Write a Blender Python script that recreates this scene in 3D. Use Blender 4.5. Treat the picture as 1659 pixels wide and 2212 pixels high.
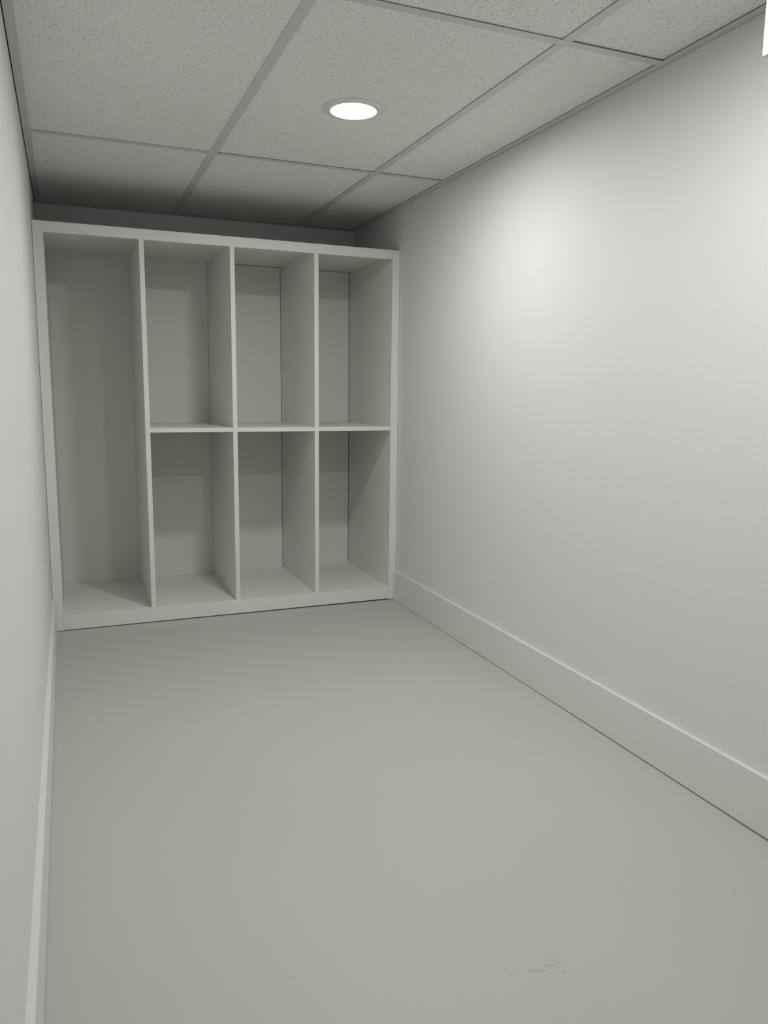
import bpy, math, random
from mathutils import Matrix, Vector

for o in list(bpy.data.objects):
    bpy.data.objects.remove(o, do_unlink=True)
SC = bpy.context.scene
COL = SC.collection
random.seed(7)

# ------------------------------------------------------------------ measures (metres)
# x to the right, y away from the camera (front of the cubby unit at y = 0), z up
W, H = 1.5233, 1.8085            # room width, height of the suspended ceiling
YB, YN = 0.600, -3.90            # back wall, wall behind the camera
D = 0.590                        # depth of the cubbies
HB = 1.623                       # top of the cubby unit
ROWS = (-0.470, -1.684, -2.900)  # main tees
TEE1, TEE2 = 0.608, 1.2175       # cross-tee lines
LAMPS = ((0.9127, -1.070), (0.9127, -2.292))

# ------------------------------------------------------------------ camera
def camera():
    f, rx, ry, rz = 1677.6, 1.41665, 0.01127, -0.38637
    cam = bpy.data.cameras.new('camera')
    ob = bpy.data.objects.new('camera', cam)
    COL.objects.link(ob)
    m = Matrix.Rotation(rz, 4, 'Z') @ Matrix.Rotation(rx, 4, 'X') @ Matrix.Rotation(ry, 4, 'Z')
    ob.matrix_world = Matrix.Translation((0.0915, -3.3606, 0.9937)) @ m
    cam.sensor_fit = 'VERTICAL'
    cam.sensor_height = 36.0
    cam.sensor_width = 27.0
    cam.lens = f / 2212.0 * 36.0
    cam.clip_start = 0.01
    SC.camera = ob
camera()

# ------------------------------------------------------------------ world, exposure
world = bpy.data.worlds.new('world')
SC.world = world
world.use_nodes = True
world.node_tree.nodes['Background'].inputs[0].default_value = (0.05, 0.05, 0.05, 1)
world.node_tree.nodes['Background'].inputs[1].default_value = 0.0
SC.view_settings.view_transform = 'Standard'
SC.view_settings.look = 'None'
SC.view_settings.gamma = 1.0
SC.view_settings.use_curve_mapping = False
SC.view_settings.exposure = 0.0
LAMP_RADIANCE = 179.0              # emission of the two downlight diffusers
LAMP_COLOR = (1.0, 0.996, 0.982)

# ------------------------------------------------------------------ materials
def new_mat(name, color, rough=0.5, spec=0.5):
    m = bpy.data.materials.new(name)
    m.use_nodes = True
    b = m.node_tree.nodes['Principled BSDF']
    b.inputs['Base Color'].default_value = (*color, 1)
    b.inputs['Roughness'].default_value = rough
    b.inputs['Specular IOR Level'].default_value = spec
    return m

def add(m, kind, **kw):
    n = m.node_tree.nodes.new(kind)
    for k, v in kw.items():
        setattr(n, k, v)
    return n

def link(m, a, b):
    m.node_tree.links.new(a, b)

def bump(m, scale, dist, strength, detail=3.0):
    tc = add(m, 'ShaderNodeTexCoord')
    no = add(m, 'ShaderNodeTexNoise')
    no.inputs['Scale'].default_value = scale
    no.inputs['Detail'].default_value = detail
    bu = add(m, 'ShaderNodeBump')
    bu.inputs['Strength'].default_value = strength
    bu.inputs['Distance'].default_value = dist
    link(m, tc.outputs['Object'], no.inputs['Vector'])
    link(m, no.outputs['Fac'], bu.inputs['Height'])
    link(m, bu.outputs['Normal'], m.node_tree.nodes['Principled BSDF'].inputs['Normal'])
    return tc, no

def tint(m, tc, c1, c2, scale):
    no = add(m, 'ShaderNodeTexNoise')
    no.inputs['Scale'].default_value = scale
    no.inputs['Detail'].default_value = 4
    mx = add(m, 'ShaderNodeMix', data_type='RGBA')
    mx.inputs[6].default_value = (*c1, 1)
    mx.inputs[7].default_value = (*c2, 1)
    link(m, tc.outputs['Object'], no.inputs['Vector'])
    link(m, no.outputs['Fac'], mx.inputs[0])
    link(m, mx.outputs[2], m.node_tree.nodes['Principled BSDF'].inputs['Base Color'])
    return mx

M_WALL = new_mat('white_wall_paint', (0.74, 0.74, 0.735), 0.68, 0.55)
tc, _ = bump(M_WALL, 260, 0.0006, 0.25)
tint(M_WALL, tc, (0.815, 0.815, 0.815), (0.84, 0.84, 0.84), 3.0)

M_TRIM = new_mat('white_trim_paint', (0.82, 0.81, 0.785), 0.42, 0.4)
bump(M_TRIM, 90, 0.0004, 0.12)
M_UNIT = new_mat('white_cabinet_paint', (0.87, 0.866, 0.822), 0.45, 0.4)
bump(M_UNIT, 120, 0.0004, 0.12)
M_METAL = new_mat('white_grid_steel', (0.66, 0.65, 0.645), 0.45, 0.4)
M_DARK = new_mat('bare_deck', (0.03, 0.03, 0.03), 0.9, 0.1)
M_RING = new_mat('white_lamp_ring', (0.80, 0.80, 0.80), 0.4, 0.4)
M_CAULK = new_mat('white_caulk', (0.80, 0.79, 0.75), 0.35, 0.5)

def floor_mat():
    m = new_mat('grey_floor_paint', (0.47, 0.485, 0.455), 0.5, 0.35)
    tc, _ = bump(m, 45, 0.0006, 0.12, 5)
    mx = tint(m, tc, (0.545, 0.553, 0.505), (0.58, 0.588, 0.54), 2.2)
    b = m.node_tree.nodes['Principled BSDF']
    cur = mx.outputs[2]
    sep = add(m, 'ShaderNodeSeparateXYZ')
    link(m, tc.outputs['Object'], sep.inputs[0])
    brk = add(m, 'ShaderNodeTexNoise')
    brk.inputs['Scale'].default_value = 170
    brk.inputs['Detail'].default_value = 3
    link(m, tc.outputs['Object'], brk.inputs['Vector'])
    def math_n(op, a, c):
        n = add(m, 'ShaderNodeMath', operation=op)
        for i, v in enumerate((a, c)):
            if isinstance(v, (int, float)):
                n.inputs[i].default_value = v
            else:
                link(m, v, n.inputs[i])
        return n.outputs[0]
    # scuff marks: centre, length direction, half length, half width, darkness
    for (px, py, ang, hl, hw, amt) in (
            (0.805, -2.3405, -0.30, 0.016, 0.0022, 0.62), (0.828, -2.3375, -0.10, 0.013, 0.0040, 0.34),
            (0.846, -2.361, -0.32, 0.011, 0.0026, 0.34), (0.847, -2.331, -1.15, 0.018, 0.0040, 0.16),
            (0.845, -2.347, -0.3, 0.004, 0.0024, 0.40), (0.760, -2.3285, -0.8, 0.010, 0.0034, 0.26),
            (1.455, -2.226, 0.2, 0.014, 0.0018, 0.28), (0.400, -2.20, 0.5, 0.004, 0.0026, 0.22),
            (0.62, -2.02, 0.9, 0.004, 0.0018, 0.2), (0.88, -1.35, 0.3, 0.003, 0.0022, 0.25),
            (1.30, -2.30, 0.9, 0.016, 0.0030, 0.12)):
        dx = math_n('SUBTRACT', sep.outputs[0], px)
        dy = math_n('SUBTRACT', sep.outputs[1], py)
        ca, sa = math.cos(ang), math.sin(ang)
        u = math_n('ADD', math_n('MULTIPLY', dx, ca / hl), math_n('MULTIPLY', dy, sa / hl))
        v = math_n('ADD', math_n('MULTIPLY', dx, -sa / hw), math_n('MULTIPLY', dy, ca / hw))
        r = math_n('ADD', math_n('MULTIPLY', u, u), math_n('MULTIPLY', v, v))
        r = math_n('ADD', r, math_n('MULTIPLY', math_n('SUBTRACT', brk.outputs['Fac'], 0.5), 3.2))
        mr = add(m, 'ShaderNodeMapRange')
        mr.inputs['From Min'].default_value = 1.2
        mr.inputs['From Max'].default_value = -0.4
        mr.inputs['To Max'].default_value = amt
        link(m, r, mr.inputs['Value'])
        k = add(m, 'ShaderNodeMix', data_type='RGBA')
        k.inputs[7].default_value = (0.20, 0.205, 0.195, 1)
        link(m, mr.outputs[0], k.inputs[0])
        link(m, cur, k.inputs[6])
        cur = k.outputs[2]
    link(m, cur, b.inputs['Base Color'])
    return m
M_FLOOR = floor_mat()

def tile_mat():
    m = new_mat('mineral_fibre_tile', (0.66, 0.655, 0.63), 0.9, 0.1)
    b = m.node_tree.nodes['Principled BSDF']
    tc = add(m, 'ShaderNodeTexCoord')
    wob = add(m, 'ShaderNodeTexNoise')
    wob.inputs['Scale'].default_value = 90
    wob.inputs['Detail'].default_value = 2
    link(m, tc.outputs['Object'], wob.inputs['Vector'])
    sc = add(m, 'ShaderNodeVectorMath', operation='SCALE')
    sub = add(m, 'ShaderNodeVectorMath', operation='SUBTRACT')
    sub.inputs[1].default_value = (0.5, 0.5, 0.5)
    link(m, wob.outputs['Color'], sub.inputs[0])
    link(m, sub.outputs[0], sc.inputs[0])
    sc.inputs['Scale'].default_value = 0.010
    ad = add(m, 'ShaderNodeVectorMath', operation='ADD')
    link(m, tc.outputs['Object'], ad.inputs[0])
    link(m, sc.outputs[0], ad.inputs[1])
    def layer(scale, thr, keep, stretch):
        mp = add(m, 'ShaderNodeMapping')
        mp.inputs['Scale'].default_value = (stretch[0], stretch[1], 0.0)
        link(m, ad.outputs[0], mp.inputs['Vector'])
        vo = add(m, 'ShaderNodeTexVoronoi', voronoi_dimensions='2D')
        vo.inputs['Scale'].default_value = scale
        link(m, mp.outputs[0], vo.inputs['Vector'])
        mr = add(m, 'ShaderNodeMapRange')
        mr.inputs['From Min'].default_value = thr * 1.25
        mr.inputs['From Max'].default_value = thr * 0.75
        link(m, vo.outputs['Distance'], mr.inputs['Value'])
        sp = add(m, 'ShaderNodeSeparateColor')
        link(m, vo.outputs['Color'], sp.inputs[0])
        gt = add(m, 'ShaderNodeMath', operation='LESS_THAN')
        gt.inputs[1].default_value = keep
        link(m, sp.outputs[0], gt.inputs[0])
        mu = add(m, 'ShaderNodeMath', operation='MULTIPLY')
        link(m, mr.outputs[0], mu.inputs[0])
        link(m, gt.outputs[0], mu.inputs[1])
        return mu.outputs[0]
    a = layer(80, 0.115, 0.30, (1.0, 1.75))
    c = layer(95, 0.115, 0.25, (1.6, 1.0))
    e = layer(190, 0.13, 0.22, (1.0, 1.0))
    mx1 = add(m, 'ShaderNodeMath', operation='MAXIMUM')
    link(m, a, mx1.inputs[0]); link(m, c, mx1.inputs[1])
    mx2 = add(m, 'ShaderNodeMath', operation='MAXIMUM')
    link(m, mx1.outputs[0], mx2.inputs[0]); link(m, e, mx2.inputs[1])
    mx = add(m, 'ShaderNodeMix', data_type='RGBA')
    mx.inputs[6].default_value = (0.885, 0.876, 0.84, 1)
    mx.inputs[7].default_value = (0.22, 0.215, 0.20, 1)
    link(m, mx2.outputs[0], mx.inputs[0])
    link(m, mx.outputs[2], b.inputs['Base Color'])
    fine = add(m, 'ShaderNodeTexNoise')
    fine.inputs['Scale'].default_value = 500
    link(m, tc.outputs['Object'], fine.inputs['Vector'])
    hh = add(m, 'ShaderNodeMath', operation='MULTIPLY_ADD')
    hh.inputs[1].default_value = -2.0
    link(m, mx2.outputs[0], hh.inputs[0])
    link(m, fine.outputs['Fac'], hh.inputs[2])
    bu = add(m, 'ShaderNodeBump')
    bu.inputs['Strength'].default_value = 0.35
    bu.inputs['Distance'].default_value = 0.0008
    link(m, hh.outputs[0], bu.inputs['Height'])
    link(m, bu.outputs['Normal'], b.inputs['Normal'])
    return m
M_TILE = tile_mat()

def lamp_mat():
    m = bpy.data.materials.new('lit_diffuser')
    m.use_nodes = True
    b = m.node_tree.nodes['Principled BSDF']
    b.inputs['Base Color'].default_value = (0.9, 0.9, 0.9, 1)
    b.inputs['Emission Color'].default_value = (*LAMP_COLOR, 1)
    b.inputs['Emission Strength'].default_value = LAMP_RADIANCE
    return m
M_LAMP = lamp_mat()

# ------------------------------------------------------------------ mesh helpers
def link_obj(name, me, mat, parent=None):
    o = bpy.data.objects.new(name, me)
    if mat:
        me.materials.append(mat)
    COL.objects.link(o)
    if parent:
        o.parent = parent
    return o

def mesh(name, verts, faces):
    me = bpy.data.meshes.new(name)
    me.from_pydata([tuple(v) for v in verts], [], faces)
    me.update()
    return me

def box_data(x0, x1, y0, y1, z0, z1):
    v = [(x0, y0, z0), (x1, y0, z0), (x1, y1, z0), (x0, y1, z0),
         (x0, y0, z1), (x1, y0, z1), (x1, y1, z1), (x0, y1, z1)]
    f = [(0, 3, 2, 1), (4, 5, 6, 7), (0, 1, 5, 4), (1, 2, 6, 5), (2, 3, 7, 6), (3, 0, 4, 7)]
    return v, f

def box(name, x0, x1, y0, y1, z0, z1, mat, parent=None, bevel=0.0, seg=2):
    o = link_obj(name, mesh(name, *box_data(x0, x1, y0, y1, z0, z1)), mat, parent)
    if bevel:
        b = o.modifiers.new('bevel', 'BEVEL')
        b.width = bevel
        b.segments = seg
        b.limit_method = 'ANGLE'
        o.modifiers.new('weighted', 'WEIGHTED_NORMAL')
        for p in o.data.polygons:
            p.use_smooth = True
    return o

def prism(name, profile, axis, a, b, mat, parent=None):
    """closed profile (two coords) swept along axis 'x' or 'y' from a to b"""
    n = len(profile)
    vs = []
    for t in (a, b):
        for p in profile:
            vs.append((t, p[0], p[1]) if axis == 'x' else (p[0], t, p[1]))
    fs = [tuple(range(n)), tuple(range(2 * n - 1, n - 1, -1))]
    for i in range(n):
        j = (i + 1) % n
        fs.append((i, i + n, j + n, j))
    me = mesh(name, vs, fs)
    import bmesh
    bm = bmesh.new(); bm.from_mesh(me)
    bmesh.ops.recalc_face_normals(bm, faces=bm.faces)
    bm.to_mesh(me); bm.free()
    return link_obj(name, me, mat, parent)

def structure(o, label):
    o['kind'] = 'structure'
    o['label'] = label
    return o

# ------------------------------------------------------------------ room shell
TOPZ = H + 0.16
structure(box('floor', -0.12, W + 0.12, YN - 0.12, YB + 0.12, -0.10, 0.0, M_FLOOR), 'smooth grey painted floor with a few dark scuffs')
structure(box('wall_left', -0.12, 0.0, YN - 0.12, YB + 0.12, 0.0, TOPZ, M_WALL), 'plain white wall along the left side')
structure(box('wall_right', W, W + 0.12, YN - 0.12, YB + 0.12, 0.0, TOPZ, M_WALL), 'plain white wall with soft lamp glow on the right')
structure(box('wall_back', 0.0, W, YB, YB + 0.12, 0.0, TOPZ, M_WALL), 'white end wall showing in shadow above the cubby unit')
structure(box('wall_front', 0.0, W, YN - 0.12, YN, 0.0, TOPZ, M_WALL), 'plain white wall behind the camera')

def baseboard(name, side, label):
    n, t, h = 24, 0.012, 0.141
    # closed section: back bottom, front bottom, front top (eased), back top
    sec = [(0.0, None), (t, None), (t, h - 0.0010), (t - 0.0010, h), (0.0, h)]
    ys = [-0.0008 + (YN + 0.0008) * i / n for i in range(n + 1)]
    vs, fs = [], []
    for y in ys:
        k = -y
        if side == 'right':
            gap = 0.0010 + 0.0014 * min(k, 2.6) + 0.0004 * math.sin(9 * k)
        else:
            gap = 0.0008 + 0.0007 * min(k, 2.6) + 0.0004 * math.sin(7 * k)
        for (x, z) in sec:
            xx = x if side == 'left' else W - x
            vs.append((xx, y, gap if z is None else z))
    m = len(sec)
    for i in range(n):
        for j in range(m):
            k = (j + 1) % m
            q = (i * m + j, i * m + k, (i + 1) * m + k, (i + 1) * m + j)
            fs.append(q if side == 'right' else q[::-1])
    fs.append(tuple(range(m))); fs.append(tuple(range(n * m + m - 1, n * m - 1, -1)))
    me = mesh(name, vs, fs)
    import bmesh
    bm = bmesh.new(); bm.from_mesh(me)
    bmesh.ops.recalc_face_normals(bm, faces=bm.faces)
    bm.to_mesh(me); bm.free()
    return structure(link_obj(name, me, M_TRIM), label)
baseboard('baseboard_right', 'right', 'flat white baseboard along the right wall')
baseboard('baseboard_left', 'left', 'flat white baseboard along the left wall')

# boxed-in bulkhead hanging below the ceiling along the right wall, its end at the edge of the frame
BX, BY, BZ = 1.2235, -2.271, 1.5665
structure(box('wall_bulkhead', BX, W, YN, BY, BZ, TOPZ - 0.01, M_WALL, None, 0.003),
          'bright white boxed bulkhead high on the right wall at the picture edge')

# ------------------------------------------------------------------ suspended ceiling
ceiling = structure(box('ceiling', -0.12, W + 0.12, YN - 0.12, YB + 0.12, TOPZ, TOPZ + 0.1, M_DARK),
                    'suspended ceiling of speckled white tiles in a white metal grid')
A = 0.0245                  # flange of the wall angles
FW, FT = 0.0257, 0.0009     # flange width and thickness

def tee_profile(c):
    h = FW / 2
    w = 0.0015
    return [(c - h, H), (c + h, H), (c + h, H + FT), (c + w, H + FT), (c + w, H + 0.035), (c - w, H + 0.035), (c - w, H + FT), (c - h, H + FT)]

for y in ROWS:
    x1 = W - A if y > BY else BX - 0.001
    prism('main_tee', tee_profile(y), 'x', A, x1, M_METAL, ceiling)
edges = (YB - A,) + ROWS + (YN + 0.003,)
for x in (TEE1, TEE2):
    for i in range(4):
        y1 = edges[i] - (FW / 2 if i else 0.0)
        y0 = edges[i + 1] + (FW / 2 if i < 3 else 0.0)
        if i == 2:
            y1 -= 0.0012
        if i == 1:
            y0 += 0.0002
        prism('cross_tee', tee_profile(x), 'y', y0, y1, M_METAL, ceiling)
prism('wall_angle', [(0.003, H), (A, H), (A, H + FT), (0.0042, H + FT), (0.0042, H + 0.022), (0.003, H + 0.022)], 'y', YN + 0.002, YB - 0.003, M_METAL, ceiling)
prism('wall_angle', [(W - 0.002, H), (W - A, H), (W - A, H + FT), (W - 0.0032, H + FT), (W - 0.0032, H + 0.022), (W - 0.002, H + 0.022)], 'y', BY + 0.002, YB - 0.003, M_METAL, ceiling)
prism('wall_angle', [(YB - 0.003, H), (YB - A, H), (YB - A, H + FT), (YB - 0.0042, H + FT), (YB - 0.0042, H + 0.022), (YB - 0.003, H + 0.022)], 'x', A, W - A, M_METAL, ceiling)

# how far each tile rests above its flange (rows from the back wall, columns from the left)
LIFT = ((0.0012, 0.0024, 0.0030), (0.0010, 0.0020, 0.0024), (0.0012, 0.0022, 0.0034), (0.0012, 0.0016, 0.0016))
cols = ((0.006, TEE1 - 0.003), (TEE1 + 0.003, TEE2 - 0.003), (TEE2 + 0.003, W - 0.006))
rows = ((ROWS[0] + 0.003, YB - 0.006), (ROWS[1] + 0.003, ROWS[0] - 0.003), (ROWS[2] + 0.003, ROWS[1] - 0.003), (YN + 0.006, ROWS[2] - 0.003))
for r, (y0, y1) in enumerate(rows):
    for c, (x0, x1) in enumerate(cols):
        if c == 2 and r == 3:
            continue
        if c == 2 and r == 2:
            y0 = BY + 0.002
        lx, ly = round(x1 - x0, 4), round(y1 - y0, 4)
        v, f = box_data(-lx / 2, lx / 2, -ly / 2, ly / 2, 0.0, 0.015)
        # the texture reads object coordinates: shift every tile's own origin so that no two repeat
        sx, sy = random.uniform(-3, 3), random.uniform(-3, 3)
        v = [(p[0] + sx, p[1] + sy, p[2]) for p in v]
        o = link_obj('ceiling_tile', mesh('ceiling_tile', v, f), M_TILE, ceiling)
        lift = LIFT[r][c]
        o.location = ((x0 + x1) / 2 - sx, (y0 + y1) / 2 - sy, H + FT + lift)

# ------------------------------------------------------------------ downlights
def lathe(name, prof, mat, parent, n=64):
    vs, fs = [], []
    for k in range(n):
        a = 2 * math.pi * k / n
        for (r, z) in prof:
            vs.append((r * math.cos(a), r * math.sin(a), z))
    m = len(prof)
    for k in range(n):
        k2 = (k + 1) % n
        for j in range(m - 1):
            fs.append((k * m + j, k * m + j + 1, k2 * m + j + 1, k2 * m + j))
    me = mesh(name, vs, fs)
    import bmesh
    bm = bmesh.new(); bm.from_mesh(me)
    bmesh.ops.remove_doubles(bm, verts=bm.verts, dist=1e-6)
    bmesh.ops.recalc_face_normals(bm, faces=bm.faces)
    for f in bm.faces:
        f.smooth = True
    bm.to_mesh(me); bm.free()
    return link_obj(name, me, mat, parent)

def downlight(x, y, label):
    zc = H + FT + 0.0019
    e = bpy.data.objects.new('ceiling_downlight', None)
    COL.objects.link(e)
    e.location = (x, y, zc)
    e.empty_display_size = 0.05
    e['label'] = label
    e['category'] = 'downlight'
    e['group'] = 'round downlights in the ceiling tiles'
    lathe('trim_ring', [(0.0662, 0.003), (0.0662, -0.0074), (0.0676, -0.0082), (0.0770, -0.0070), (0.0866, -0.0038), (0.0882, -0.0018), (0.0882, 0.0008), (0.0662, 0.003)], M_RING, e)
    lathe('diffuser', [(0.0, -0.0058), (0.030, -0.0057), (0.050, -0.0054), (0.0600, -0.0050), (0.0640, -0.0047), (0.0658, -0.0043), (0.0660, -0.0012), (0.0, -0.0012)], M_LAMP, e)
    return e
downlight(*LAMPS[0], 'round white downlight glowing in the ceiling tile before the cubby unit')
downlight(*LAMPS[1], 'round white downlight beside the bulkhead, nearer the viewer, above the picture edge')

# ------------------------------------------------------------------ built-in cubby unit
unit = bpy.data.objects.new('cubby_shelf_unit', None)
COL.objects.link(unit)
unit.location = (W / 2, 0, 0)
unit['label'] = 'tall white built-in open cubby unit filling the end of the room'
unit['category'] = 'shelf unit'

def part(name, x0, x1, y0, y1, z0, z1, bevel=0.0, mat=None):
    return box(name, x0 - W / 2, x1 - W / 2, y0, y1, z0, z1, mat or M_UNIT, unit, bevel)

SL, SR = 0.0385, 1.4871
P = (0.3986, 0.7618, 1.1284)
TP = 0.0191
RAIL, ZT, ZC = 0.0660, 1.5826, 1.6020
SZ, TS = 0.8225, 0.0182
FF = 0.018                       # face frame thickness
G = 0.0012
part('stile', G, SL, 0.0, FF, 0.0025, HB, 0.0010)
part('stile', SR, W - G, 0.0, FF, 0.0028, HB, 0.0010)
part('top_rail', SL + 0.0001, SR - 0.0001, 0.0, FF, ZT, HB, 0.0008)
rail = part('bottom_rail', SL + 0.0001, SR - 0.0001, 0.0, FF, 0.0, RAIL, 0.0008)
for v in rail.data.vertices:          # a dark gap over the uneven floor, wider to the right
    if v.co.z < 0.01:
        v.co.z = 0.0034 if v.co.x < 0 else 0.0066
part('side_panel', 0.020, SL - 0.0004, FF, D, 0.0, HB - 0.001)
part('side_panel', SR + 0.0004, 1.5050, FF, D, 0.0, HB - 0.001)
part('top_panel', 0.020, 1.5050, FF, D, ZC, HB - 0.001)
part('bottom_panel', SL, SR, FF, D, RAIL - 0.019, RAIL - 0.0012)
for x in P:
    part('divider', x - TP / 2, x + TP / 2, 0.0004, D, RAIL - 0.0012, ZC, 0.0007)
bays = ((SL, P[0] - TP / 2), (P[0] + TP / 2, P[1] - TP / 2), (P[1] + TP / 2, P[2] - TP / 2), (P[2] + TP / 2, SR))
for i, (x0, x1) in enumerate(bays):
    gap = (0.0, 0.0006, 0.0022, 0.0030)[i]
    tgap = (0.0, 0.0, 0.0022, 0.0022)[i]
    part('back_panel', x0, x1 - gap, D - 0.006, D, RAIL - 0.0012, ZC - tgap)
    if i:
        part('shelf', x0, x1, 0.0004, D - 0.006, SZ - TS / 2, SZ + TS / 2, 0.0007)
    # thin caulk fillets where the cubby floor meets the back and the right-hand side
    zf, yb, s = RAIL - 0.0012, D - 0.006, 0.0035
    prism('caulk_line', [(yb, zf), (yb - s, zf), (yb, zf + s)], 'x', x0 - W / 2, x1 - W / 2, M_CAULK, unit)
    if i > 1:
        prism('caulk_line', [(x1 - W / 2, zf), (x1 - W / 2 - s, zf), (x1 - W / 2, zf + s)], 'y', FF, yb, M_CAULK, unit)
